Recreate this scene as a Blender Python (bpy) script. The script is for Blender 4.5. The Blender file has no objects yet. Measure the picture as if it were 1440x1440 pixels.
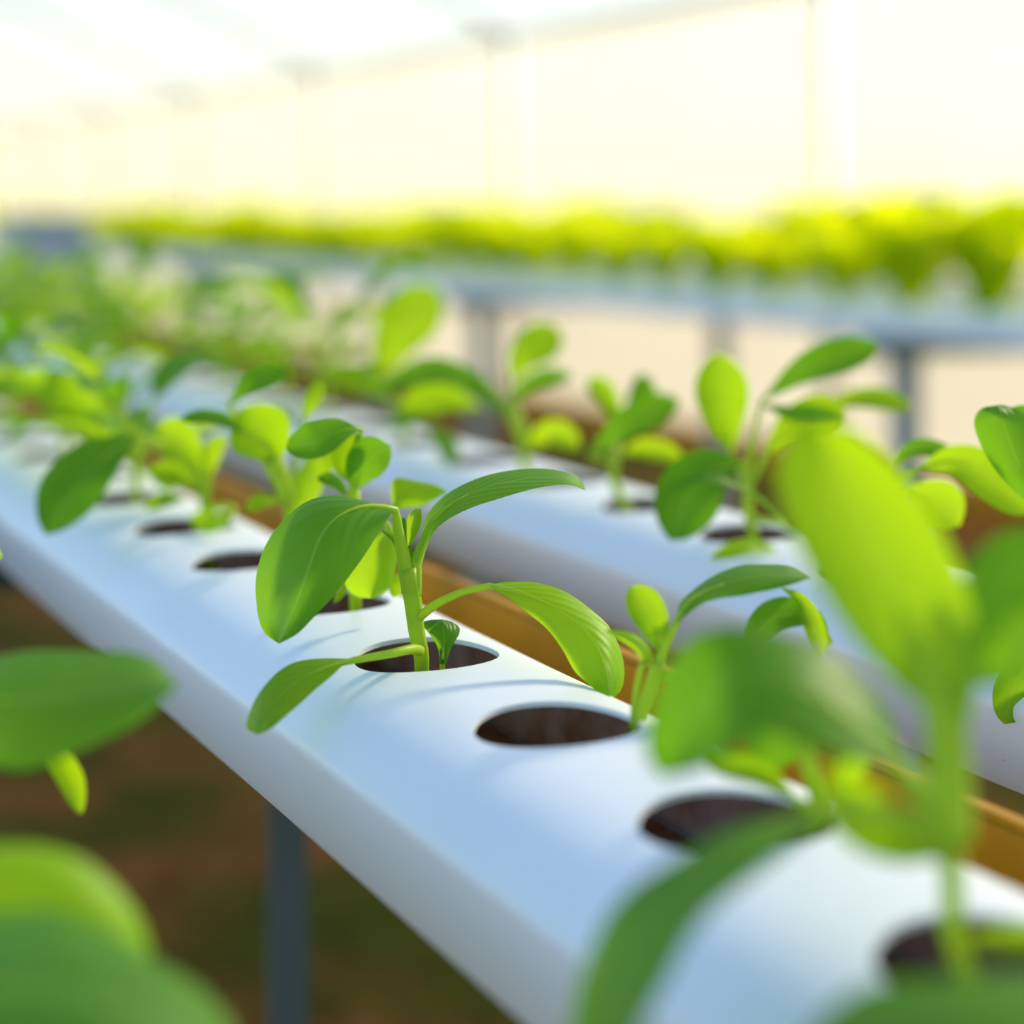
import bpy, bmesh, math, random
from mathutils import Vector as V, Matrix

# ------------------------------------------------------------------ camera, sky, sun, exposure
scn = bpy.context.scene
COL = scn.collection
F, HY, ZC = 2800.0, 295.0, 1.052          # focal length in pixels, horizon row, eye height
cam = bpy.data.cameras.new('camera'); camo = bpy.data.objects.new('camera', cam); COL.objects.link(camo)
camo.location = (0, 0, ZC); camo.rotation_euler = (math.pi/2, 0, 0)
cam.sensor_width = 36; cam.lens = 70; cam.shift_y = -(720-HY)/1440
cam.clip_start = .02; cam.clip_end = 300
cam.dof.use_dof = True; cam.dof.focus_distance = .675; cam.dof.aperture_fstop = 4.2
scn.camera = camo

SUN_EL, SUN_AZ = math.radians(28), math.radians(48)   # azimuth to the right of the view direction
w = bpy.data.worlds.new('sky'); scn.world = w; w.use_nodes = True
nt = w.node_tree; bg = nt.nodes['Background']
sky = nt.nodes.new('ShaderNodeTexSky'); sky.sky_type = 'NISHITA'; sky.sun_disc = False
sky.sun_elevation = SUN_EL; sky.sun_rotation = SUN_AZ; sky.dust_density = .4; sky.air_density = 1.0
nt.links.new(sky.outputs[0], bg.inputs[0]); bg.inputs[1].default_value = .40
sd = V((math.sin(SUN_AZ)*math.cos(SUN_EL), math.cos(SUN_AZ)*math.cos(SUN_EL), math.sin(SUN_EL)))
sl = bpy.data.lights.new('sun', 'SUN'); sl.energy = 15; sl.angle = math.radians(7); sl.color = (1, .85, .58)
so = bpy.data.objects.new('sun', sl); COL.objects.link(so)
so.rotation_euler = sd.to_track_quat('Z', 'Y').to_euler(); so.location = sd*30
vs = scn.view_settings; vs.view_transform = 'Standard'; vs.look = 'None'; vs.gamma = 1; vs.use_curve_mapping = False
vs.exposure = -0.35

# ------------------------------------------------------------------ frame of the growing tables
S = V((.0433, -.0936, 0)).normalized()     # along the channels, towards the camera
A = V((-S.y, S.x, 0))                     # across the channels, away from the camera
C0 = V((-.0293, .683, .90))               # crest above the hole of the main seedling
ROT = math.atan2(S.y, S.x)
PITCH, HOLE = .1018, .025
def loc(s, wd, z=.90): p = C0 + S*s + A*wd; return V((p.x, p.y, z))
def P(x, y, Y): return V(((x-720)/F*Y, Y, ZC-(y-HY)/F*Y))
def hole(wd, k, da=0, ds=0): return loc(k*PITCH+ds, wd+da)
R = random.Random(7)

# ------------------------------------------------------------------ materials
def mat(name):
    m = bpy.data.materials.new(name); m.use_nodes = True
    return m, m.node_tree, m.node_tree.nodes['Principled BSDF']
def N(nt, kind, **kw):
    n = nt.nodes.new(kind)
    for k, v in kw.items(): setattr(n, k, v)
    return n
def ramp(nt, src, stops):
    r = N(nt, 'ShaderNodeValToRGB'); e = r.color_ramp.elements
    while len(e) < len(stops): e.new(.5)
    for q, (p, c) in zip(e, stops): q.position = p; q.color = (*c, 1)
    nt.links.new(src, r.inputs[0]); return r.outputs[0]
def noise(nt, scale, detail=4, coord='Object', rough=.5):
    t = N(nt, 'ShaderNodeTexCoord'); n = N(nt, 'ShaderNodeTexNoise')
    n.inputs['Scale'].default_value = scale; n.inputs['Detail'].default_value = detail; n.inputs['Roughness'].default_value = rough
    nt.links.new(t.outputs[coord], n.inputs['Vector']); return n.outputs['Fac']
def simple(name, c1, c2, scale, rough=.5, metal=0, bump=0, spec=.5):
    m, nt, b = mat(name); f = noise(nt, scale)
    nt.links.new(ramp(nt, f, [(.3, c1), (.7, c2)]), b.inputs['Base Color'])
    b.inputs['Roughness'].default_value = rough; b.inputs['Metallic'].default_value = metal
    b.inputs['Specular IOR Level'].default_value = spec
    if bump:
        bp = N(nt, 'ShaderNodeBump'); bp.inputs['Strength'].default_value = bump; bp.inputs['Distance'].default_value = .01
        nt.links.new(f, bp.inputs['Height']); nt.links.new(bp.outputs[0], b.inputs['Normal'])
    return m
def math_n(nt, op, a, b=None, clamp=False):
    n = N(nt, 'ShaderNodeMath', operation=op); n.use_clamp = clamp
    for i, q in enumerate((a, b)):
        if q is None: continue
        if isinstance(q, (int, float)): n.inputs[i].default_value = q
        else: nt.links.new(q, n.inputs[i])
    return n.outputs[0]
def leaf_mat(name, dark, light, trans, trans2, vein, tfac=.5, rough=.42, veins=True):
    m, nt, b = mat(name)
    uv = N(nt, 'ShaderNodeUVMap'); sp = N(nt, 'ShaderNodeSeparateXYZ'); nt.links.new(uv.outputs[0], sp.inputs[0])
    u, v = sp.outputs[0], sp.outputs[1]
    av = math_n(nt, 'ABSOLUTE', math_n(nt, 'SUBTRACT', v, .5))
    f = noise(nt, 55, 3)
    rnd = N(nt, 'ShaderNodeObjectInfo').outputs['Random']
    f2 = math_n(nt, 'ADD', math_n(nt, 'MULTIPLY', f, .6), math_n(nt, 'MULTIPLY', rnd, .4))
    col = ramp(nt, f2, [(.25, dark), (.75, light)])
    tc = ramp(nt, f2, [(.25, trans), (.75, trans2)])
    # midrib and side veins from the leaf's own coordinates
    rib = math_n(nt, 'SUBTRACT', 1, math_n(nt, 'DIVIDE', av, .022), True)
    ph = math_n(nt, 'ADD', math_n(nt, 'MULTIPLY', math_n(nt, 'SUBTRACT', u, math_n(nt, 'MULTIPLY', av, .9)), 7), math_n(nt, 'MULTIPLY', f, .5))
    tri = math_n(nt, 'ABSOLUTE', math_n(nt, 'SUBTRACT', math_n(nt, 'FRACT', ph), .5))
    side = math_n(nt, 'SUBTRACT', 1, math_n(nt, 'DIVIDE', tri, .07), True)
    vv = math_n(nt, 'MAXIMUM', rib, math_n(nt, 'MULTIPLY', side, .16))
    if veins:
        mx = N(nt, 'ShaderNodeMix', data_type='RGBA'); nt.links.new(math_n(nt, 'MULTIPLY', vv, .55), mx.inputs[0])
        nt.links.new(col, mx.inputs[6]); mx.inputs[7].default_value = (*vein, 1); col = mx.outputs[2]
        bp = N(nt, 'ShaderNodeBump'); bp.inputs['Strength'].default_value = .5; bp.inputs['Distance'].default_value = .0007
        h = math_n(nt, 'ADD', math_n(nt, 'MULTIPLY', tri, 1.2), math_n(nt, 'MULTIPLY', noise(nt, 240, 2), .35))
        nt.links.new(math_n(nt, 'SUBTRACT', h, math_n(nt, 'MULTIPLY', rib, .5)), bp.inputs['Height'])
        nt.links.new(bp.outputs[0], b.inputs['Normal'])
    nt.links.new(col, b.inputs['Base Color'])
    b.inputs['Roughness'].default_value = rough+.06; b.inputs['Specular IOR Level'].default_value = .28
    tr = N(nt, 'ShaderNodeBsdfTranslucent'); nt.links.new(tc, tr.inputs[0])
    ms = N(nt, 'ShaderNodeMixShader'); ms.inputs[0].default_value = tfac
    nt.links.new(b.outputs[0], ms.inputs[1]); nt.links.new(tr.outputs[0], ms.inputs[2])
    nt.links.new(ms.outputs[0], nt.nodes['Material Output'].inputs[0])
    return m
M = {}
M['leaf'] = leaf_mat('leaf_green', (.040, .17, .008), (.075, .26, .012), (.17, .46, .002), (.26, .56, .003), (.42, .60, .16), .5)
M['young'] = leaf_mat('leaf_young', (.11, .30, .006), (.17, .39, .01), (.42, .70, .002), (.55, .80, .003), (.5, .66, .16), .55)
M['lettuce'] = leaf_mat('leaf_lettuce', (.40, .58, .004), (.50, .66, .006), (.86, .96, .003), (.95, 1, .004), (.5, .7, .1), .74, .6, False)
M['stem'] = leaf_mat('stem_pale', (.34, .56, .02), (.46, .66, .03), (.6, .8, .01), (.68, .84, .015), (.5, .6, .1), .35, .4, False)
def plastic(name):
    m, nt, b = mat(name); f = noise(nt, 6, 5); g = noise(nt, 420, 2)
    c = ramp(nt, f, [(.25, (.72, .785, .83)), (.7, (.77, .83, .865))])
    sp = ramp(nt, g, [(.20, (.30, .26, .20)), (.235, (1, 1, 1))])
    mx = N(nt, 'ShaderNodeMix', data_type='RGBA', blend_type='MULTIPLY'); mx.inputs[0].default_value = .8
    nt.links.new(c, mx.inputs[6]); nt.links.new(sp, mx.inputs[7]); nt.links.new(mx.outputs[2], b.inputs['Base Color'])
    b.inputs['Roughness'].default_value = .38; b.inputs['Specular IOR Level'].default_value = .5
    return m
M['plastic'] = plastic('white_plastic')
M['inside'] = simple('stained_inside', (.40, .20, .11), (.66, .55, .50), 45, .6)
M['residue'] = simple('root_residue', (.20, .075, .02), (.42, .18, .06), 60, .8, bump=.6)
M['wood'] = simple('varnished_wood', (.38, .17, .0004), (.58, .27, .001), 14, .5, bump=.1, spec=.25)
M['steel'] = simple('painted_steel', (.045, .075, .085), (.07, .105, .115), 8, .45)
M['whitesteel'] = simple('white_painted_steel', (.55, .53, .46), (.62, .60, .52), 8, .5)
M['greysteel'] = simple('grey_steel', (.20, .28, .33), (.27, .35, .40), 8, .45)
def ground():
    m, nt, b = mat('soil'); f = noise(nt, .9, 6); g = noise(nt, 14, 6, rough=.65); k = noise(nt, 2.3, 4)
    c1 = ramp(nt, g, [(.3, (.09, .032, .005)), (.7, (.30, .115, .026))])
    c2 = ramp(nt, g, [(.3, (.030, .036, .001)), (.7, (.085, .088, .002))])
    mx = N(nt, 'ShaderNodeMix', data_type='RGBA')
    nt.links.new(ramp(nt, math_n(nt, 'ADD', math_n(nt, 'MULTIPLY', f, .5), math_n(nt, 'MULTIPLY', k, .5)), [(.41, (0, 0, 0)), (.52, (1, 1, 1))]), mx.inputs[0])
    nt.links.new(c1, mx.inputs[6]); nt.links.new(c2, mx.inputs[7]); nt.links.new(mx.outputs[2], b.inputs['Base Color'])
    b.inputs['Roughness'].default_value = .95; b.inputs['Specular IOR Level'].default_value = .08
    bp = N(nt, 'ShaderNodeBump'); bp.inputs['Strength'].default_value = .6; bp.inputs['Distance'].default_value = .03
    nt.links.new(g, bp.inputs['Height']); nt.links.new(bp.outputs[0], b.inputs['Normal'])
    return m
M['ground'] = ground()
def film(name, col, clear):
    m, nt, b = mat(name); nt.nodes.remove(b)
    f = noise(nt, .7, 4)
    c = ramp(nt, f, [(.3, tuple(q*.90 for q in col)), (.7, col)])
    tl = N(nt, 'ShaderNodeBsdfTranslucent'); nt.links.new(c, tl.inputs[0])
    df = N(nt, 'ShaderNodeBsdfDiffuse'); nt.links.new(c, df.inputs[0])
    m1 = N(nt, 'ShaderNodeMixShader'); m1.inputs[0].default_value = .25
    nt.links.new(tl.outputs[0], m1.inputs[1]); nt.links.new(df.outputs[0], m1.inputs[2])
    tp = N(nt, 'ShaderNodeBsdfTransparent')
    m2 = N(nt, 'ShaderNodeMixShader'); m2.inputs[0].default_value = clear
    nt.links.new(m1.outputs[0], m2.inputs[1]); nt.links.new(tp.outputs[0], m2.inputs[2])
    nt.links.new(m2.outputs[0], nt.nodes['Material Output'].inputs[0])
    return m
M['film'] = film('greenhouse_film', (.50, .485, .44), .36)
M['roof'] = film('roof_film', (.36, .34, .32), .60)

# ------------------------------------------------------------------ mesh helpers
def link(name, me, m, parent=None, pos=None, rz=0):
    o = bpy.data.objects.new(name, me); COL.objects.link(o)
    if m is not None and len(me.materials) == 0: me.materials.append(m)
    if parent: o.parent = parent
    if pos is not None: o.location = pos
    o.rotation_euler.z = rz
    return o
def tag(o, label=None, cat=None, group=None, kind=None):
    for k, v in (('label', label), ('category', cat), ('group', group), ('kind', kind)):
        if v: o[k] = v
    return o
def empty(name, pos, rz=0):
    o = bpy.data.objects.new(name, None); COL.objects.link(o); o.location = pos; o.rotation_euler.z = rz
    o.empty_display_size = .05; return o
def box_me(x0, x1, y0, y1, z0, z1, bev=0):
    bm = bmesh.new(); bmesh.ops.create_cube(bm, size=1)
    for v in bm.verts: v.co = V(((x0+x1)/2+v.co.x*(x1-x0), (y0+y1)/2+v.co.y*(y1-y0), (z0+z1)/2+v.co.z*(z1-z0)))
    if bev: bmesh.ops.bevel(bm, geom=bm.edges[:], offset=bev, segments=2, affect='EDGES')
    me = bpy.data.meshes.new('box'); bm.to_mesh(me); bm.free(); return me
def cr(pts, n):
    """Catmull-Rom through pts, n samples evenly in length"""
    p = [V(q) for q in pts]
    if len(p) == 2: p = [p[0], (p[0]+p[1])/2, p[1]]
    e = [p[0]*2-p[1]]+p+[p[-1]*2-p[-2]]; out = []
    for i in range(1, len(e)-2):
        a, b, c, d = e[i-1:i+3]
        for j in range(12):
            t = j/12
            out.append(.5*((2*b)+(c-a)*t+(2*a-5*b+4*c-d)*t*t+(3*b-a-3*c+d)*t**3))
    out.append(p[-1]); L = [0]
    for i in range(1, len(out)): L.append(L[-1]+(out[i]-out[i-1]).length)
    res = []; j = 0
    for i in range(n):
        t = L[-1]*i/(n-1)
        while j < len(L)-2 and L[j+1] < t: j += 1
        q = (t-L[j])/max(1e-9, L[j+1]-L[j]); res.append(out[j].lerp(out[j+1], min(1, max(0, q))))
    return res
def grid_me(rows, base):
    n, m = len(rows), len(rows[0])
    vs_ = [p-base for r in rows for p in r]
    fs = [(i*m+j, i*m+j+1, (i+1)*m+j+1, (i+1)*m+j) for i in range(n-1) for j in range(m-1)]
    me = bpy.data.meshes.new('leaf'); me.from_pydata(vs_, [], fs)
    uv = me.uv_layers.new(name='UVMap')
    for lp in me.loops:
        i, j = divmod(lp.vertex_index, m); uv.data[lp.index].uv = (i/(n-1), j/(m-1))
    me.polygons.foreach_set('use_smooth', [True]*len(fs)); return me
def loft_rows(L, Mi, Rr, n=30, m=11, wave=0, seed=0):
    a, b, c = cr(L, n), cr(Mi, n), cr(Rr, n); rows = []; rr = random.Random(seed); ph = rr.random()*6
    for i in range(n):
        row = []
        nn = (c[i]-a[i]).cross(b[min(n-1, i+1)]-b[max(0, i-1)])
        nn = nn.normalized() if nn.length > 1e-9 else V((0, 0, 1))
        wd = (c[i]-a[i]).length
        for j in range(m):
            v = j/(m-1)
            p = a[i]*(2*(v-.5)*(v-1))+b[i]*(4*v*(1-v))+c[i]*(2*v*(v-.5))
            if wave: p = p+nn*wave*wd*math.sin(i/n*17+ph+(3 if v > .5 else 0))*(2*abs(v-.5))**1.5
            row.append(p)
        rows.append(row)
    return rows
def prof(u, kind):
    if kind == 'ob': return max(.02, (math.sin(math.pi*min(1, max(0, u))**1.5))**.62)      # widest past the middle
    return max(.02, (math.sin(math.pi*u**.85))**.8)
def blade_rows(sp, width, face, cup=.18, kind='ob', n=22, m=9, twist=0, wave=.02, seed=0):
    c = cr(sp, n); rows = []; rr = random.Random(seed); ph = rr.random()*6
    for i in range(n):
        t = (c[min(n-1, i+1)]-c[max(0, i-1)]).normalized(); u = i/(n-1)
        s = t.cross(face)
        s = s.normalized() if s.length > 1e-6 else V((1, 0, 0))
        if twist: s = Matrix.Rotation(twist*u, 3, t) @ s
        nn = s.cross(t).normalized(); hw = width*.5*prof(u, kind); row = []
        for j in range(m):
            q = 2*j/(m-1)-1
            p = c[i]+s*hw*q+nn*hw*(cup*2*q*q)+nn*hw*wave*math.sin(u*15+ph+(2 if q > 0 else 0))*abs(q)*2
            row.append(p)
        rows.append(row)
    return rows
def tube_me(pts, r0, r1, base, seg=10, n=None, flat=1, tail=None):
    n = n or max(6, len(pts)*4); c = cr(pts, n); vs_, fs = [], []
    rads = [r0+(r1-r0)*i/(n-1) for i in range(n)]
    if tail:
        k = len(tail); c = c+tail; rads += [r1+(.0001-r1)*(i+1)/k for i in range(k)]; n += k
    up = V((.3, -.8, .5)).normalized()
    for i in range(n):
        t = (c[min(n-1, i+1)]-c[max(0, i-1)]).normalized()
        a = t.cross(up).normalized(); b = a.cross(t); r = rads[i]
        for j in range(seg):
            g = 2*math.pi*j/seg; vs_.append(c[i]+a*r*math.cos(g)+b*r*flat*math.sin(g)-base)
    for i in range(n-1):
        for j in range(seg): fs.append((i*seg+j, i*seg+(j+1) % seg, (i+1)*seg+(j+1) % seg, (i+1)*seg+j))
    fs.append(tuple(range(seg))[::-1]); fs.append(tuple((n-1)*seg+j for j in range(seg)))
    me = bpy.data.meshes.new('tube'); me.from_pydata(vs_, [], fs); me.uv_layers.new(name='UVMap')
    me.polygons.foreach_set('use_smooth', [True]*len(fs)); return me

# ------------------------------------------------------------------ channel with planting holes
HW = .0525
def drop(wd): return 2*wd*wd+1450*wd**4-.03*wd      # wd is negative on the camera's side: the crown leans a little that way
WALL = [(.0533, .0010), (.0539, .0025), (.0541, .0045), (.0520, .046), (.0512, .049), (.048, .050)]
def wall_pts(sg): e = drop(sg*HW); return [(HW, e)]+[(a, e+b) for a, b in WALL[:3]]+WALL[3:]
def channel_me(k0, k1, pitch=PITCH, r=HOLE):
    q = 12; vs_, fs, idx = [], [], {}
    def vid(x, y, z):
        key = (round(x, 5), round(y, 5), round(z, 5))
        if key not in idx: idx[key] = len(vs_); vs_.append((x, y, z))
        return idx[key]
    a = pitch/2
    per = []
    for i in range(q): per.append((1, -1+2*i/q))
    for i in range(q): per.append((1-2*i/q, 1))
    for i in range(q): per.append((-1, 1-2*i/q))
    for i in range(q): per.append((-1+2*i/q, -1))
    n = len(per); ts = (0, .08, .22, .42, .65, .85, 1)
    for k in range(k0, k1+1):
        cs = k*pitch; rings = []
        for t in ts:
            ring = []
            for i, (px, py) in enumerate(per):
                g = 2*math.pi*(i/n)-math.pi/4
                x = r*math.cos(g)*(1-t)+px*a*t; y = r*math.sin(g)*(1-t)+py*HW*t
                ring.append(vid(cs+x, y, -drop(y)))
            rings.append(ring)
        for u in range(len(ts)-1):
            for i in range(n):
                j = (i+1) % n; fs.append((rings[u][i], rings[u+1][i], rings[u+1][j], rings[u][j]))
        for sg in (1, -1):
            pr = wall_pts(sg)
            xs = [cs-a+2*a*i/q for i in range(q+1)]
            for (w0, d0), (w1, d1) in zip(pr, pr[1:]):
                for x0, x1 in zip(xs, xs[1:]):
                    f = (vid(x0, sg*w0, -d0), vid(x1, sg*w0, -d0), vid(x1, sg*w1, -d1), vid(x0, sg*w1, -d1))
                    fs.append(f if sg < 0 else f[::-1])
        for i in range(q):
            x0, x1 = cs-a+2*a*i/q, cs-a+2*a*(i+1)/q; e, d = WALL[-1]
            fs.append((vid(x0, -e, -d), vid(x1, -e, -d), vid(x1, e, -d), vid(x0, e, -d)))
    me = bpy.data.meshes.new('channel'); me.from_pydata(vs_, [], fs)
    bm = bmesh.new(); bm.from_mesh(me); bmesh.ops.recalc_face_normals(bm, faces=bm.faces[:])
    f = min(bm.faces, key=lambda f: f.calc_center_median().z)
    if f.normal.z > 0: bmesh.ops.reverse_faces(bm, faces=bm.faces[:])
    bm.to_mesh(me); bm.free()
    me.polygons.foreach_set('use_smooth', [True]*len(me.polygons)); me.set_sharp_from_angle(angle=math.radians(60))
    return me
def section(x0, x1, grow=0):
    """solid slice of the channel's cross-section, for end caps"""
    ys = [(-1+2*i/20)*HW for i in range(21)]
    pr = [(y, -drop(y)) for y in ys]+[(w_, -d) for w_, d in wall_pts(1)[1:]]+[(-w_, -d) for w_, d in wall_pts(-1)[:0:-1]]
    pr = [(y*(1+grow), (z+.025)*(1+grow)-.025) for y, z in pr]; n = len(pr)
    vs_ = [(x0, y, z) for y, z in pr]+[(x1, y, z) for y, z in pr]
    fs = [(i, (i+1) % n, n+(i+1) % n, n+i) for i in range(n)]+[tuple(range(n))[::-1], tuple(range(n, 2*n))]
    me = bpy.data.meshes.new('cap'); me.from_pydata(vs_, [], fs)
    bm = bmesh.new(); bm.from_mesh(me); bmesh.ops.recalc_face_normals(bm, faces=bm.faces[:]); bm.to_mesh(me); bm.free(); return me
def channel(wd, k0, k1, label, s0=0, pitch=PITCH, group=None, z=.90):
    t = empty('growing_channel', loc(s0, wd, z), ROT); tag(t, label, 'channel', group)
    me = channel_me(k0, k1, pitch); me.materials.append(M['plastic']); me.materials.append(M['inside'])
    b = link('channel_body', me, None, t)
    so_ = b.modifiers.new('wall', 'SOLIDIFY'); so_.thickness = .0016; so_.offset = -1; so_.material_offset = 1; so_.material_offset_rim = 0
    es = b.modifiers.new('crisp', 'EDGE_SPLIT'); es.split_angle = math.radians(55); es.use_edge_sharp = False
    xa, xb = (k0-.5)*pitch, (k1+.5)*pitch
    link('end_cap', section(xa-.004, xa), M['plastic'], t); link('end_cap', section(xb, xb+.004), M['plastic'], t)
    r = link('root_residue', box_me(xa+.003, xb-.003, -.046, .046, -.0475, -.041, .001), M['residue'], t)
    r['label'] = 'dark brown root residue inside'
    return t

# ------------------------------------------------------------------ the setting
gm = bpy.data.meshes.new('ground'); g_ = 60
gm.from_pydata([(-g_, -g_, 0), (g_, -g_, 0), (g_, g_, 0), (-g_, g_, 0)], [], [(0, 1, 2, 3)])
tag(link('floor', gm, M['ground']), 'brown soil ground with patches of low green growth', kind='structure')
WB, EAVE, RIDGE_W, RIDGE_Z = 4.1, 1.98, 1.2, 3.3
wall = empty('wall_back', loc(0, WB, 0), ROT); tag(wall, 'backlit cream plastic film wall of the greenhouse', kind='structure')
roof = empty('ceiling', loc(0, WB, EAVE), ROT); tag(roof, 'pale translucent film roof of the greenhouse', kind='structure')
posts = [-5.83+2.95*i for i in range(-11, 5)]
pm = box_me(-1.475+.03, 1.475-.03, -.002, .002, 0, EAVE); pp = box_me(-.019, .019, -.019, .019, 0, EAVE)
rise = RIDGE_Z-EAVE; run = WB-RIDGE_W; sl_len = math.hypot(rise, run)
rm = box_me(-1.475, 1.475, -sl_len, 0, -.002, .002); rb = box_me(-.018, .018, -sl_len, 0, -.05, -.005)
ra = -math.atan2(rise, run)
for s_ in posts:
    link('film_panel', pm, M['film'], wall, (s_+1.475, 0, 0)); link('wall_post', pp, M['whitesteel'], wall, (s_, -.04, 0))
    o = link('roof_panel', rm, M['roof'], roof, (s_+1.475, 0, 0)); o.rotation_euler.x = ra
    o = link('roof_rafter', rb, M['whitesteel'], roof, (s_, 0, 0)); o.rotation_euler.x = ra
link('eave_rail', box_me(posts[0], posts[-1]+2.95, -.07, 0, EAVE-.05, EAVE), M['whitesteel'], wall)
link('base_board', box_me(posts[0], posts[-1]+2.95, -.03, .012, 0, .12), M['wood'], wall)

# ------------------------------------------------------------------ near table
channel(0, -30, 6, 'white plastic growing channel with round holes holding the in-focus seedling')
channel(.238, -34, 9, 'white plastic growing channel beyond the brown batten, full of leafy seedlings', s0=.03)
channel(-.2275, -26, 6, 'white plastic growing channel along the open aisle, plants overhanging its edge', s0=-.04)
s_len = (-3.3, .85)
for wd in (.118,):
    bt = link('wooden_batten', box_me(s_len[0], s_len[1], -.009, .001, -.0495, -.024, .0025), M['wood'], None, loc(0, wd, .90), ROT)
    tag(bt, 'golden brown varnished batten lying between two white channels', 'batten')
fr = empty('table_frame', loc(0, 0, 0), ROT); tag(fr, 'dark blue-grey steel frame carrying the three seedling channels', 'frame')
tl = box_me(-.011, .011, -.011, .011, 0, .82, .002)
def s_of(p): return (p-C0).dot(S), (p-C0).dot(A)
leg_s0, leg_w = s_of(P(405, 1300, 1.3)); leg_s = [leg_s0-1.19*i for i in (-1, 0, 1, 2)]
for s_ in leg_s:
    for wd in (-.27, leg_w): link('leg', tl, M['steel'], fr, (s_, wd, 0))
    link('crossbar', box_me(-.0125, .0125, -.30, .32, .82, .85, .002), M['steel'], fr, (s_, 0, 0))

# ------------------------------------------------------------------ far table
F0 = 1.66
fr2 = empty('table_frame', loc(0, F0, 0), ROT); tag(fr2, 'grey steel frame of the far table below bright green plants', 'frame')
for p in ((320, 6.95), (695, 4.75), (1265, 3.2)):
    s_ = s_of(P(p[0], 400, p[1]))[0]
    for wd in (0, .66): link('leg', box_me(-.018, .018, -.018, .018, 0, .815), M['greysteel'], fr2, (s_, wd, 0))
    link('crossbar', box_me(-.02, .02, -.08, .80, .815, .85), M['greysteel'], fr2, (s_, 0, 0))
for i in range(3):
    channel(F0+.33*i, -50, -2, ['front', 'middle', 'rearmost'][i]+' white channel of the far table under bright green plants', pitch=.2, group='channels of the far table')

# ------------------------------------------------------------------ seedlings
CAM, UP = V((0, -1, .15)).normalized(), V((0, 0, 1))
class Plant:
    def __init__(self, base, label, name='seedling', group=None):
        self.b = base; self.e = tag(empty(name, base), label, 'plant', group); self.n = 0
    def stem(self, pts, r0, r1, flat=1):
        return link('stem', tube_me(pts, r0, r1, self.b, flat=flat), M['stem'], self.e)
    def loft(self, L, Mi, Rr, m='leaf', pet=None, pr=(.0016, .0012), wave=.01):
        self.n += 1
        o = link('leaf', grid_me(loft_rows(L, Mi, Rr, wave=wave, seed=self.n), self.b), M[m], self.e)
        if pet: link('leaf_stalk', tube_me(pet, pr[0], pr[1], self.b, tail=cr(Mi, 30)[2:14:2]), M['stem'], o)
        return o
    def blade(self, sp, width, face=CAM, m='leaf', pet=None, pr=(.0017, .0011), cup=.18, kind='ob', twist=0):
        self.n += 1
        o = link('leaf', grid_me(blade_rows(sp, width, face, cup, kind, twist=twist, seed=self.n), self.b), M[m], self.e)
        if pet: link('leaf_stalk', tube_me(pet, pr[0], pr[1], self.b, tail=cr(sp, 22)[1:10:2]), M['stem'], o)
        return o
    def pb(self, pts, wpx, face=CAM, m='leaf', pet=None, pr=(.0017, .0011), **k):
        """blade given by picture points with their depths"""
        sp = [P(*q) for q in pts]; Y = sum(q[2] for q in pts)/len(pts)
        return self.blade(sp, wpx/F*Y, face, m, [P(*q) for q in pet] if pet else None, pr, **k)
def D(pts, d0, d1):
    n = len(pts); return [P(x, y, d0+(d1-d0)*i/(n-1)) for i, (x, y) in enumerate(pts)]
def mixf(a): return (CAM*(1-a)+UP*a).normalized()

# the seedling in focus
h0 = hole(0, 0, -.006, .004); h0.z -= .035
p = Plant(h0, 'sharp seedling with broad drooping leaves in the hole beside the empty one')
Y0 = .676
p.stem([h0, P(593, 938, Y0), P(586, 890, Y0), P(579, 835, Y0), P(572, 800, Y0)], .0019, .0034)
p.loft(D([(556, 715), (530, 709), (505, 704), (472, 697), (433, 704), (400, 729), (375, 765), (360, 811), (361, 858), (371, 889), (392, 905)], .688, .655),
       D([(555, 717), (525, 712), (500, 715), (474, 727), (452, 752), (438, 788), (420, 840), (392, 905)], .679, .640),
       D([(553, 719), (532, 750), (505, 792), (478, 828), (450, 858), (422, 889), (392, 905)], .666, .640),
       pet=D([(577, 832), (570, 794), (562, 757), (556, 718)], Y0, .679), pr=(.0032, .0015))
p.loft(D([(583, 793), (593, 750), (602, 722), (624, 697), (654, 680), (688, 668), (727, 660), (760, 658), (793, 664), (815, 674), (824, 690)], .684, .715),
       D([(584, 793), (597, 758), (610, 732), (642, 704), (690, 683), (740, 673), (790, 671), (824, 690)], .678, .700),
       D([(586, 792), (599, 767), (613, 744), (635, 728), (671, 711), (704, 700), (743, 690), (782, 682), (804, 682), (824, 690)], .674, .690),
       pet=D([(582, 838), (584, 812), (584, 793)], Y0, .678), pr=(.0026, .0022))
p.loft(D([(686, 823), (716, 818), (754, 819), (788, 829), (818, 847), (846, 869), (860, 886), (874, 919), (878, 953), (871, 975), (857, 983)], .672, .658),
       D([(688, 824), (740, 836), (790, 860), (828, 892), (848, 925), (856, 955), (857, 983)], .667, .640),
       D([(690, 827), (716, 842), (749, 867), (771, 886), (791, 914), (807, 942), (827, 961), (846, 978), (857, 983)], .664, .646), 'young',
       pet=D([(582, 874), (598, 861), (616, 848), (652, 832), (688, 824)], Y0, .667), pr=(.0017, .0011))
p.loft(D([(500, 926), (455, 926), (417, 930), (394, 942), (375, 961), (358, 985), (347, 1013), (348, 1026), (363, 1033)], .648, .612),
       D([(500, 928), (455, 940), (415, 960), (387, 985), (367, 1012), (363, 1033)], .645, .604),
       D([(498, 930), (482, 936), (464, 953), (439, 974), (412, 998), (385, 1022), (363, 1033)], .645, .608), 'young',
       pet=D([(590, 915), (578, 913), (550, 919), (500, 928)], .672, .645), pr=(.0019, .0012))
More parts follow.
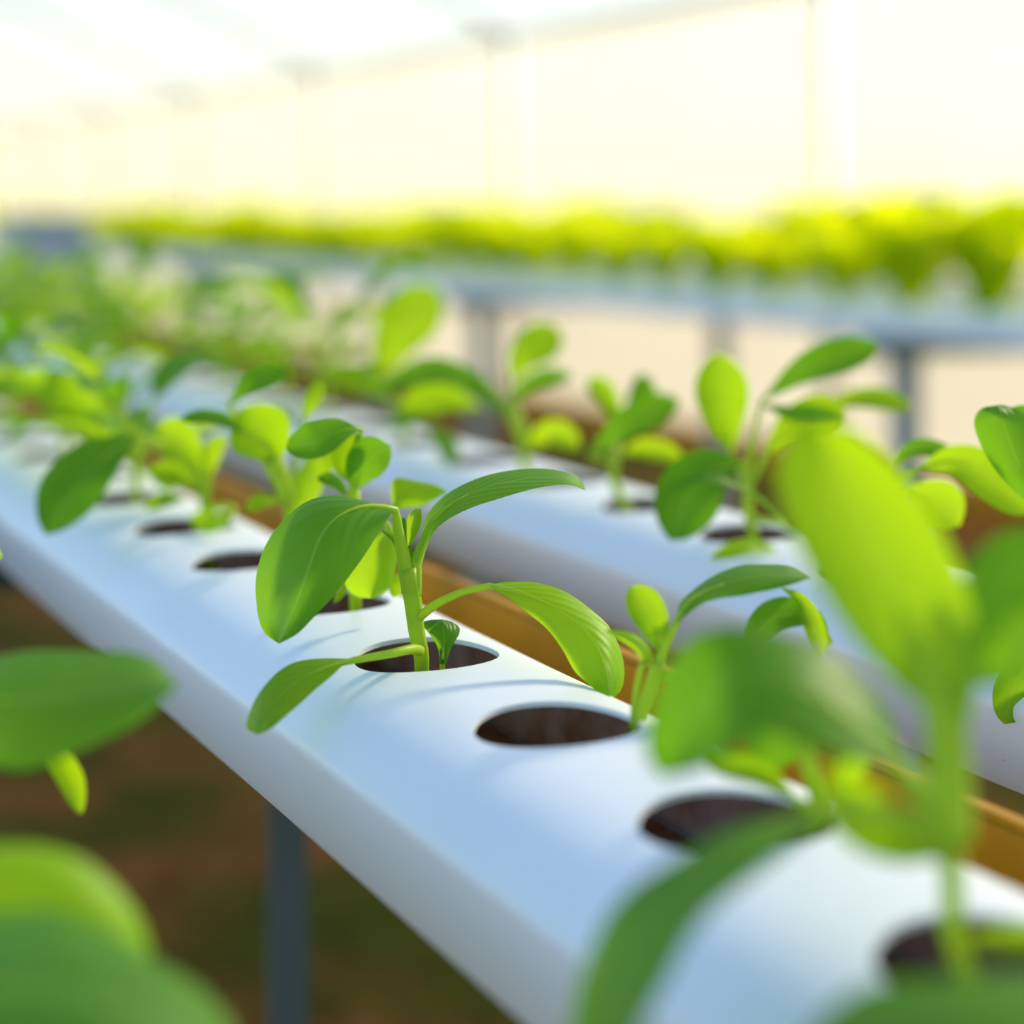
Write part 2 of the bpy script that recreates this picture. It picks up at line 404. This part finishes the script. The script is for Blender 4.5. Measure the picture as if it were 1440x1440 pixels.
p.loft(D([(618, 934), (616, 912), (605, 893), (593, 877), (604, 872), (618, 871)], .684, .690), D([(622, 934), (624, 910), (624, 890), (621, 871)], .680, .684),
       D([(627, 934), (635, 910), (645, 893), (646, 882), (634, 874), (622, 871)], .684, .690), pet=D([(622, 950), (622, 930), (624, 910)], .686, .683), pr=(.0010, .0007))
p.loft(D([(573, 768), (572, 745), (574, 725), (583, 716), (592, 715)], .688, .69), D([(575, 768), (580, 745), (586, 725), (592, 715)], .684, .685),
       D([(577, 768), (586, 752), (592, 735), (593, 722), (592, 715)], .686, .688), 'young')
p.loft(D([(571, 770), (562, 745), (563, 732), (567, 727)], .69, .692), D([(572, 770), (568, 745), (569, 727)], .687, .688), D([(573, 770), (574, 748), (572, 732), (569, 727)], .69, .692))
p.pb([(580, 792, .680), (577, 778, .680), (576, 765, .681)], 7, CAM)
p.pb([(570, 800, .684), (556, 762, .688), (536, 745, .69)], 9, mixf(.5))

# next hole beyond: leaves half hidden by the seedling in focus
h = hole(0, -1, .012, 0); h.z -= .03; Yk = .765
p = Plant(h, 'yellow-green seedling directly behind the sharp in-focus seedling')
p.stem([h, P(500, 850, Yk), P(498, 770, Yk), P(497, 690, Yk)], .0022, .0026)
p.pb([(508, 604, .76), (480, 606, .755), (445, 622, .75), (402, 630, .75)], 56, mixf(.3), pet=[(497, 690, Yk), (504, 640, .762), (508, 604, .76)])
p.pb([(494, 680, .762), (490, 650, .76), (500, 610, .76)], 52, CAM, 'young', pet=[(497, 740, Yk), (494, 680, .762)])
p.pb([(500, 690, .758), (512, 655, .756), (548, 626, .756)], 60, mixf(.2), pet=[(498, 730, Yk), (500, 690, .758)])
p.pb([(490, 700, .77), (470, 680, .768), (446, 672, .768)], 26, mixf(.5))
p.loft(D([(545, 742), (516, 757), (498, 785), (484, 812), (490, 830), (505, 840), (520, 841)], .735, .73), D([(548, 742), (535, 780), (528, 815), (522, 842)], .73, .725),
       D([(556, 742), (559, 775), (556, 800), (549, 825), (535, 838), (524, 842)], .735, .73), 'young', pet=[P(498, 790, Yk), P(515, 735, .75), P(540, 735, .735), P(548, 745, .73)])
p.pb([(566, 800, .74), (560, 820, .737), (553, 840, .735)], 22, CAM, 'young')
p.loft(D([(552, 716), (550, 695), (552, 676), (565, 672), (590, 677), (612, 681), (629, 690)], .76, .77), D([(554, 717), (560, 702), (575, 694), (600, 690), (629, 691)], .757, .765),
       D([(556, 718), (572, 714), (590, 712), (605, 706), (629, 692)], .76, .768), 'young', pet=[P(500, 760, Yk), P(530, 735, .76), P(553, 717, .757)])
p.pb([(498, 800, Yk), (482, 830, .755), (470, 848, .75)], 14, mixf(.3), 'young')

# the plant whose stalk arches over the batten
h = hole(0, -2, .018, .01); h.z -= .03; Yk = .862
p = Plant(h, 'bright seedling with a tall curved yellow stalk near the narrow open hole')
p.stem([h, P(402, 780, Yk), P(408, 735, Yk), P(402, 700, Yk)], .0024, .0026)
p.pb([(392, 655, .86), (372, 615, .855), (342, 572, .85)], 88, CAM, 'young', pet=[(402, 705, Yk), (399, 680, .861), (388, 645, .86)], pr=(.004, .003))
p.pb([(350, 612, .85), (305, 592, .85), (252, 590, .85)], 34, mixf(.6), pet=[(398, 690, Yk), (385, 640, .855), (350, 612, .85)])
p.pb([(322, 570, .87), (350, 543, .87), (404, 520, .88)], 38, mixf(.2), pet=[(400, 700, Yk), (350, 610, .866), (322, 570, .87)])
p.pb([(425, 596, .88), (438, 565, .88), (452, 538, .885)], 24, CAM, 'young', pet=[(404, 720, Yk), (415, 650, .87), (425, 596, .88)])
p.pb([(410, 740, .855), (430, 700, .855), (445, 640, .86)], 40, CAM, 'young')
p.pb([(398, 700, .858), (372, 706, .85), (345, 718, .845)], 26, mixf(.4), 'young')
p.pb([(405, 690, .87), (440, 668, .875), (468, 612, .885)], 46, CAM, 'young', pet=[(406, 730, Yk), (405, 690, .87)])
# the plant beside it, with the long dark leaf hanging towards the aisle
h = hole(0, -3, .012, .01); h.z -= .03; Yk = .952
p = Plant(h, 'seedling with one long dark leaf hanging over the channel towards the aisle')
p.stem([h, P(290, 725, Yk), P(288, 700, Yk), P(284, 680, Yk)], .0024, .0026)
p.pb([(197, 612, .93), (160, 632, .92), (115, 675, .905), (64, 752, .89)], 88, mixf(.25), pet=[(284, 690, Yk), (250, 640, .945), (197, 612, .93)])
p.pb([(284, 670, .95), (262, 630, .95), (222, 596, .955)], 58, CAM, 'young', pet=[(286, 700, Yk), (284, 670, .95)])
p.pb([(292, 680, .95), (298, 640, .95), (318, 612, .95)], 30, mixf(.2), 'young', pet=[(287, 705, Yk), (292, 680, .95)], pr=(.0026, .002))
p.pb([(278, 690, .95), (245, 668, .95), (208, 665, .95)], 36, mixf(.4), 'young', pet=[(287, 705, Yk), (278, 690, .95)])
p.pb([(330, 722, .93), (300, 735, .92), (266, 730, .92)], 34, mixf(.3), 'young', pet=[(290, 715, Yk), (325, 712, .94), (330, 722, .93)])
p.pb([(262, 700, .945), (230, 705, .94), (205, 715, .94)], 26, mixf(.4), 'young')

def sprout(base, height, seed, label, group=None, nl=6, size=.034, z0=-.03):
    rr = random.Random(seed); b = base.copy(); b.z += z0
    q = Plant(b, label, group=group)
    top = base+V((rr.uniform(-.006, .006), rr.uniform(-.006, .006), height*.55)); q.stem([b, (b+top)/2+V((.001, 0, 0)), top], .002, .0024)
    a0 = rr.random()*6.28
    for i in range(nl):
        a = a0+i*2.4+rr.uniform(-.3, .3); out = V((math.cos(a), math.sin(a), 0)); f = i/max(1, nl-1)
        st = base.lerp(top, .35+.65*f); L = size*rr.uniform(.75, 1.2)*(1.1-.35*abs(f-.4)); lift = height*(.18+.55*f)*rr.uniform(.7, 1.2)
        p1 = st+out*L*.35+V((0, 0, lift*.6)); p2 = p1+out*L*.55+V((0, 0, lift*.45)); p3 = p2+out*L*.6+V((0, 0, rr.uniform(-.012, .010)))
        if p3.z < base.z+.004: p3.z = base.z+.004
        q.blade([p1, p2, p3], L*rr.uniform(.5, .68), UP, 'young' if rr.random() < .5 else 'leaf', [st, st.lerp(p1, .55)+V((0, 0, .002)), p1])
    return q
ORD = ['first', 'second', 'third', 'fourth', 'fifth', 'sixth', 'seventh', 'eighth', 'ninth', 'tenth', 'eleventh', 'twelfth', 'thirteenth', 'fourteenth', 'fifteenth', 'sixteenth', 'seventeenth', 'eighteenth', 'nineteenth']
g1 = 'blurred seedlings further along the main channel'
for k in range(-4, -12, -1):
    sprout(hole(0, k, R.uniform(-.004, .012)), R.uniform(.055, .075), 40-k, ORD[-4-k]+' seedling behind the one with the long dark hanging leaf', g1, 8, .046)
p = Plant(hole(0, -5, .004), 'seedling with a broad yellow-green leaf bending down over the channel'); Yk = 1.14
p.pb([(0, 530, 1.12), (55, 540, 1.11), (105, 565, 1.10), (133, 618, 1.09)], 62, mixf(.1), 'young', pet=[(150, 660, 1.147), (60, 560, 1.14), (0, 530, 1.12)])
p.pb([(150, 640, 1.14), (140, 590, 1.13), (100, 555, 1.13)], 50, CAM, 'young', pet=[(155, 665, 1.147), (150, 640, 1.14)])

# nearer holes of the main channel
h = hole(0, 1, .023, .004); h.z -= .028; Yk = .598
p = Plant(h, 'thin-stemmed seedling at the rim of the empty hole')
p.stem([h, P(897, 1020, Yk), P(912, 975, Yk), P(925, 930, Yk)], .0017, .0022)
p.pb([(929, 922, .6), (916, 870, .6), (888, 824, .605)], 52, CAM, 'young', pet=[(922, 940, Yk), (929, 915, .6)])
p.loft(D([(951, 872), (955, 851), (972, 832), (998, 812), (1030, 799), (1060, 793), (1108, 796), (1139, 812)], .605, .635), D([(952, 874), (968, 848), (1000, 828), (1050, 812), (1100, 809), (1139, 812)], .600, .622),
       D([(953, 876), (984, 851), (1010, 843), (1032, 839), (1060, 834), (1089, 829), (1139, 813)], .597, .615), pet=D([(922, 945), (935, 910), (953, 872)], Yk, .6), pr=(.0016, .0012))
p.loft(D([(906, 936), (893, 915), (872, 900), (852, 888)], .60, .602), D([(909, 936), (902, 912), (882, 896), (852, 887)], .598, .598), D([(914, 936), (917, 918), (898, 894), (870, 886), (852, 886)], .60, .602), 'young',
       pet=D([(890, 1024), (894, 980), (900, 945), (908, 925)], Yk, .6), pr=(.0012, .0011))
p.pb([(1098, 826, .618), (1130, 850, .616), (1158, 922, .612)], 30, mixf(.3), 'young')
p.pb([(1168, 900, .62), (1140, 868, .618), (1090, 868, .616), (1048, 905, .615)], 48, mixf(.35), pet=[(930, 950, Yk), (1040, 960, .61), (1120, 940, .62), (1168, 900, .62)])
h = hole(0, 2, .018, 0); h.z -= .028; Yk = .505
p = Plant(h, 'seedling with a dark hanging leaf above the partly covered hole')
p.stem([h, P(1150, 1150, Yk), P(1140, 1090, Yk), P(1125, 1020, Yk)], .0020, .0022)
p.pb([(1085, 950, .53), (1092, 1000, .525), (1082, 1082, .52)], 92, CAM, pet=[(1130, 1040, Yk), (1115, 965, .515), (1085, 950, .53)])
p.pb([(1120, 1125, .505), (1065, 1085, .50), (990, 1072, .50)], 40, mixf(.2), 'young', pet=[(1148, 1145, Yk), (1120, 1125, .505)])
p.pb([(1180, 1130, .5), (1195, 1080, .495), (1215, 1020, .49)], 44, CAM, 'young')
h = hole(0, 3, .006, -.004); h.z -= .028; Yk = .405
p = Plant(h, 'large blurred seedling holding up a big upright yellow-green leaf')
p.stem([h, P(1345, 1330, Yk), P(1340, 1270, Yk), P(1337, 1200, Yk)], .0017, .0024)
p.loft(D([(1318, 1010), (1265, 968), (1205, 905), (1155, 832), (1112, 745), (1092, 665), (1115, 612), (1150, 600)], .405, .42), D([(1330, 1020), (1290, 910), (1225, 765), (1150, 600)], .406, .422),
       D([(1345, 1010), (1374, 965), (1374, 890), (1350, 800), (1300, 705), (1235, 630), (1190, 602), (1150, 600)], .405, .42), 'young', pet=D([(1335, 1180), (1334, 1090), (1330, 1020)], Yk, .406), pr=(.0050, .0042))
p.loft(D([(1262, 1050), (1240, 985), (1170, 922), (1070, 884), (990, 888), (940, 935), (914, 1000), (908, 1060), (930, 1092)], .435, .425), D([(1256, 1064), (1190, 1010), (1110, 960), (1040, 950), (985, 990), (950, 1040), (932, 1092)], .415, .425),
       D([(1250, 1075), (1200, 1072), (1130, 1050), (1075, 1030), (1035, 1052), (985, 1082), (935, 1093)], .405, .41), pet=D([(1334, 1160), (1300, 1120), (1254, 1064)], Yk, .416), pr=(.003, .002))
p.loft(D([(1150, 1135), (1100, 1148), (1000, 1178), (880, 1258), (818, 1360), (800, 1450), (800, 1520)], .405, .37), D([(1150, 1145), (1040, 1200), (930, 1290), (870, 1400), (820, 1530)], .39, .355),
       D([(1150, 1160), (1060, 1230), (975, 1310), (925, 1400), (890, 1470), (830, 1530)], .375, .34), pet=D([(1335, 1200), (1260, 1150), (1150, 1146)], Yk, .39), pr=(.003, .002))
p.pb([(1340, 1200, .40), (1270, 1185, .40), (1205, 1140, .40), (1165, 1080, .40)], 84, CAM, 'young')
p.pb([(1345, 1320, .40), (1420, 1325, .395), (1500, 1330, .39)], 50, mixf(.5), 'young')
p.pb([(1352, 985, .41), (1395, 870, .42), (1455, 745, .43)], 120, mixf(.3), pet=[(1335, 1090, Yk), (1342, 1030, .408), (1352, 985, .41)], pr=(.003, .002))
p.pb([(1365, 965, .405), (1420, 930, .40), (1490, 860, .40)], 80, mixf(.4), pet=[(1335, 1110, Yk), (1365, 965, .405)])
h = hole(0, 4, .0, .0); h.z -= .028; Yk = .31
p = Plant(h, 'very blurred dark seedling leaf arching in front of the last hole')
p.stem([h, P(1850, 1650, Yk), P(1800, 1500, Yk)], .002, .0025)
p.loft(D([(1600, 1390), (1420, 1370), (1280, 1375), (1180, 1410), (1110, 1480), (1080, 1560)], .335, .34), D([(1600, 1420), (1400, 1420), (1250, 1450), (1080, 1570)], .305, .315),
       D([(1600, 1450), (1400, 1500), (1250, 1550), (1085, 1580)], .285, .30), pet=D([(1810, 1530), (1720, 1440), (1600, 1420)], Yk, .31), pr=(.002, .0015))

# second channel
W2 = .238
def h2(x, da=0):
    dx = (x-720)/F; Y = (W2-(C0.x*-A.x-C0.y*A.y) if False else W2+C0.x*A.x+C0.y*A.y)/(dx*A.x+A.y)
    sk = (V((dx*Y, Y, 0))-C0).dot(S); k = round((sk-.03)/PITCH); b = loc(.03+k*PITCH, W2+da); b.z -= .028; return b, k
used = set()
b, k = h2(1060, .01); used.add(k)
p = Plant(b, 'many-leaved seedling beyond the batten with an upright rounded leaf'); Yk = b.y
p.stem([b, P(1055, 735, Yk), P(1052, 690, Yk), P(1050, 655, Yk)], .0024, .0026)
p.pb([(1028, 640, .95), (1016, 570, .95), (1008, 496, .95)], 76, CAM, 'young', pet=[(1052, 690, Yk), (1028, 640, .95)])
p.pb([(1072, 562, .95), (1140, 515, .95), (1236, 486, .96)], 52, mixf(.1), pet=[(1052, 670, Yk), (1060, 610, .95), (1072, 562, .95)])
p.pb([(1070, 568, .93), (1120, 585, .925), (1182, 588, .93)], 34, mixf(.4), pet=[(1052, 670, Yk), (1060, 610, .94), (1070, 568, .93)])
p.pb([(1075, 640, .94), (1120, 600, .94), (1190, 580, .95)], 70, CAM, 'young', pet=[(1052, 690, Yk), (1075, 640, .94)])
p.pb([(1150, 575, .99), (1210, 562, .99), (1282, 572, 1.0)], 36, mixf(.3), 'young', pet=[(1055, 680, Yk), (1100, 610, .98), (1150, 575, .99)])
p.pb([(1046, 650, .90), (985, 672, .89), (942, 760, .88)], 92, mixf(.2), pet=[(1054, 700, Yk), (1050, 665, .91), (1046, 650, .90)])
p.pb([(1110, 735, .90), (1050, 692, .88), (990, 676, .87), (942, 688, .87)], 28, mixf(.75), pet=[(1056, 730, Yk), (1110, 735, .90)])
p.pb([(1095, 772, .90), (1050, 770, .88), (998, 786, .87)], 26, mixf(.3), 'young')
b, k = h2(1235, .01); used.add(k)
p = Plant(b, 'seedling beyond the batten with a round yellow leaf, partly behind the big blurred leaf'); Yk = b.y
p.stem([b, P(1235, 790, Yk), P(1238, 740, Yk), P(1240, 700, Yk)], .0024, .0026)
p.pb([(1290, 660, .82), (1345, 648, .81), (1400, 680, .80), (1450, 722, .80)], 64, mixf(.1), 'young', pet=[(1240, 715, Yk), (1262, 680, .83), (1290, 660, .82)])
p.pb([(1272, 692, .83), (1310, 706, .82), (1350, 740, .81)], 74, CAM, 'young', pet=[(1240, 720, Yk), (1272, 692, .83)])
p.pb([(1245, 660, .84), (1290, 632, .84), (1345, 640, .84)], 30, mixf(.4), pet=[(1240, 705, Yk), (1245, 660, .84)])
b, k = h2(1470, .0); used.add(k)
p = Plant(b, 'grey-green seedling beyond the batten with a rounded leaf curling upright'); Yk = b.y
p.stem([b, P(1480, 850, Yk), P(1480, 780, Yk), P(1475, 730, Yk)], .0024, .0026)
p.loft(D([(1460, 720), (1425, 690), (1392, 650), (1370, 600), (1378, 576), (1400, 570)], .73, .735), D([(1465, 715), (1440, 670), (1418, 615), (1402, 570)], .725, .73),
       D([(1475, 710), (1468, 650), (1445, 590), (1420, 572), (1402, 569)], .73, .735), pet=D([(1478, 770), (1472, 740), (1465, 715)], Yk, .726))
p.pb([(1475, 640, .75), (1450, 600, .75), (1425, 572, .755)], 40, mixf(.2))
p.pb([(1452, 905, .69), (1432, 945, .688), (1412, 1018, .685)], 60, CAM, 'young', pet=[(1480, 830, Yk), (1475, 880, .70), (1452, 905, .69)])
b, k = h2(750, .0); used.add(k)
p = Plant(b, 'blurred seedling beyond the batten with long arms spread sideways'); Yk = b.y
p.stem([b, P(740, 660, Yk), P(736, 620, Yk), P(733, 590, Yk)], .0026, .0028)
p.pb([(720, 540, 1.16), (738, 500, 1.16), (788, 464, 1.17)], 58, CAM, 'young', pet=[(733, 600, Yk), (720, 540, 1.16)])
p.pb([(715, 568, 1.15), (750, 540, 1.145), (806, 530, 1.14)], 36, mixf(.4), pet=[(733, 600, Yk), (715, 568, 1.15)])
p.pb([(725, 600, 1.15), (685, 555, 1.14), (615, 525, 1.13), (530, 548, 1.12)], 46, mixf(.4), pet=[(736, 625, Yk), (725, 600, 1.15)], pr=(.003, .002))
p.pb([(680, 575, 1.17), (620, 560, 1.17), (562, 572, 1.17)], 46, CAM, 'young')
p.pb([(738, 630, 1.13), (775, 610, 1.12), (815, 630, 1.11)], 40, mixf(.2), 'young', pet=[(737, 640, Yk), (738, 630, 1.13)])
b, k = h2(875, .005); used.add(k)
p = Plant(b, 'blurred low seedling beyond the batten with a slanting green leaf'); Yk = b.y
p.stem([b, P(868, 690, Yk), P(865, 650, Yk), P(862, 635, Yk)], .0024, .0026)
p.pb([(828, 642, 1.04), (880, 598, 1.04), (955, 562, 1.05)], 50, mixf(.2), pet=[(862, 650, Yk), (828, 642, 1.04)])
p.pb([(868, 600, 1.08), (855, 560, 1.08), (828, 532, 1.09)], 34, CAM, 'young', pet=[(864, 640, Yk), (868, 600, 1.08)])
p.pb([(870, 640, 1.06), (905, 632, 1.05), (960, 645, 1.04)], 34, mixf(.3), 'young', pet=[(864, 650, Yk), (870, 640, 1.06)])
p.pb([(870, 620, 1.08), (900, 570, 1.09), (905, 525, 1.1)], 40, mixf(.2), pet=[(864, 640, Yk), (870, 620, 1.08)])
b, k = h2(580, .0); used.add(k)
p = Plant(b, 'blurred seedling beyond the batten with one large bright raised leaf'); Yk = b.y
p.stem([b, P(570, 620, Yk), P(565, 590, Yk), P(560, 565, Yk)], .0026, .0028)
p.pb([(530, 535, 1.33), (558, 475, 1.33), (614, 404, 1.34)], 82, CAM, 'young', pet=[(562, 580, Yk), (530, 535, 1.33)], pr=(.003, .002))
p.pb([(545, 560, 1.32), (505, 535, 1.31), (455, 530, 1.3)], 44, mixf(.2), 'young', pet=[(562, 580, Yk), (545, 560, 1.32)])
p.pb([(575, 570, 1.33), (610, 545, 1.33), (655, 560, 1.32)], 40, mixf(.3), pet=[(563, 585, Yk), (575, 570, 1.33)])
p.pb([(525, 607, 1.29), (560, 600, 1.29), (612, 585, 1.3)], 24, mixf(.5))
p.pb([(600, 600, 1.25), (625, 625, 1.22), (640, 660, 1.2)], 30, mixf(.4))
n2 = 0
g2 = 'blurred seedlings further along the second channel'
for k in range(-8, -27, -1):
    if k in used or (k+1 in used and k % 2): continue
    sprout(loc(.03+k*PITCH, W2+R.uniform(-.006, .01)), R.uniform(.06, .09), 200-k, ORD[n2]+' seedling behind the large bright raised leaf in the channel beyond the batten', g2, 7, .052); n2 += 1

# aisle-side channel: plants whose leaves reach into view
h = loc(-.04+0*PITCH, -.2275); h.z -= .028
p = Plant(h, 'seedling of the aisle-side channel with a long leaf ending in a pale tip')
p.stem([h, P(-380, 1030, .585), P(-330, 960, .58)], .002, .003)
p.loft(D([(-120, 960), (-40, 930), (60, 915), (150, 915), (215, 928), (248, 960)], .515, .50), D([(-120, 985), (0, 985), (120, 975), (200, 965), (250, 962)], .49, .485),
       D([(-120, 1040), (0, 1080), (60, 1075), (130, 1050), (200, 1010), (248, 968)], .468, .478), pet=D([(-340, 970), (-240, 930), (-120, 985), (-60, 988)], .58, .49), pr=(.002, .0014))
p.pb([(30, 1000, .56), (70, 1050, .565), (100, 1095, .57), (114, 1145, .57)], 38, mixf(.2), 'young', pet=[(-335, 965, .58), (-100, 940, .57), (30, 1000, .56)], pr=(.0018, .0012))
p.pb([(-60, 740, .62), (-30, 765, .62), (3, 785, .62)], 26, CAM, 'young', pet=[(-335, 965, .58), (-150, 800, .61), (-60, 740, .62)])
h = loc(-.04+2*PITCH, -.2275); h.z -= .028
p = Plant(h, 'heavily blurred broad-leaved seedling of the aisle-side channel')
Yk = h.y
p.stem([h, P(-420, 1330, Yk), P(-380, 1230, Yk)], .002, .003)
p.loft(D([(-200, 1230), (-60, 1195), (60, 1190), (140, 1225), (200, 1300), (215, 1380)], .40, .41), D([(-200, 1280), (0, 1260), (120, 1310), (215, 1390)], .39, .40),
       D([(-200, 1330), (-40, 1370), (80, 1400), (215, 1400)], .395, .405), 'young', pet=D([(-385, 1240), (-300, 1200), (-200, 1280)], Yk, .39), pr=(.0025, .0018))
p.loft(D([(-220, 1330), (-80, 1290), (60, 1280), (190, 1330), (290, 1400), (355, 1500)], .385, .38), D([(-220, 1420), (0, 1390), (180, 1420), (350, 1520)], .345, .355),
       D([(-220, 1520), (0, 1560), (180, 1570), (350, 1530)], .315, .335), pet=D([(-385, 1250), (-340, 1300), (-220, 1420)], Yk, .35), pr=(.0025, .0018))

# ------------------------------------------------------------------ lettuces of the far table
def lettuce_me(seed):
    rr = random.Random(seed); vs_, fs, uvs = [], [], []
    nl = 18
    for i in range(nl):
        a = i*2.4+rr.uniform(-.3, .3); f = i/nl; out = V((math.cos(a), math.sin(a), 0))
        L = .155*(1.0-.25*f)*rr.uniform(.8, 1.15); el = .68+.70*f+rr.uniform(-.12, .12)
        d = (out*math.cos(el)+UP*math.sin(el))
        sp = [V((0, 0, -.02)), V((0, 0, .01))+d*L*.4, d*L*.8+UP*.012, d*L*1.02+out*.02]
        rows = blade_rows(sp, L*rr.uniform(.65, .85), (UP*.5-out).normalized(), .15, 'ob', 8, 5, wave=.18, seed=seed*40+i)
        o = len(vs_); vs_ += [p for r in rows for p in r]
        for u in range(7):
            for v in range(4): fs.append((o+u*5+v, o+u*5+v+1, o+u*5+v+6, o+u*5+v+5))
    me = bpy.data.meshes.new('lettuce'); me.from_pydata(vs_, [], fs); me.uv_layers.new(name='UVMap')
    me.polygons.foreach_set('use_smooth', [True]*len(fs)); me.materials.append(M['lettuce']); return me
LM = [lettuce_me(i) for i in range(5)]
for i in range(3):
    for k in range(-50, -2):
        o = link('lettuce', LM[R.randrange(5)], None, None, loc(k*.2, F0+.33*i, .90+.003), R.random()*6.28)
        sc = R.uniform(.72, 1.2); o.scale = (sc*.92, sc*.92, sc*R.uniform(.85, 1.15))
        tag(o, 'bright yellow-green leafy plant in the '+['front', 'middle', 'rearmost'][i]+' channel of the far table', 'plant', 'leafy plants in the '+['front', 'middle', 'rearmost'][i]+' far channel')

# ------------------------------------------------------------------ nutrient tank on its stand, far off beside the tables
c = P(62, 300, 6.2); t = empty('nutrient_tank', (c.x, c.y, 0), ROT); tag(t, 'pale blue-grey tank raised on a stand beyond the seedlings', 'tank')
M['tank'] = simple('tank_plastic', (.36, .44, .56), (.42, .50, .62), 5, .5)
link('tank_body', box_me(-.14, .14, -.12, .12, .87, 1.02, .02), M['tank'], t); link('lid', box_me(-.15, .15, -.13, .13, 1.02, 1.04, .008), M['tank'], t)
link('shelf', box_me(-.15, .15, -.13, .13, .85, .87), M['greysteel'], t)
for a in (-.13, .13):
    for b in (-.11, .11): link('leg', box_me(a-.012, a+.012, b-.012, b+.012, 0, .85), M['greysteel'], t)
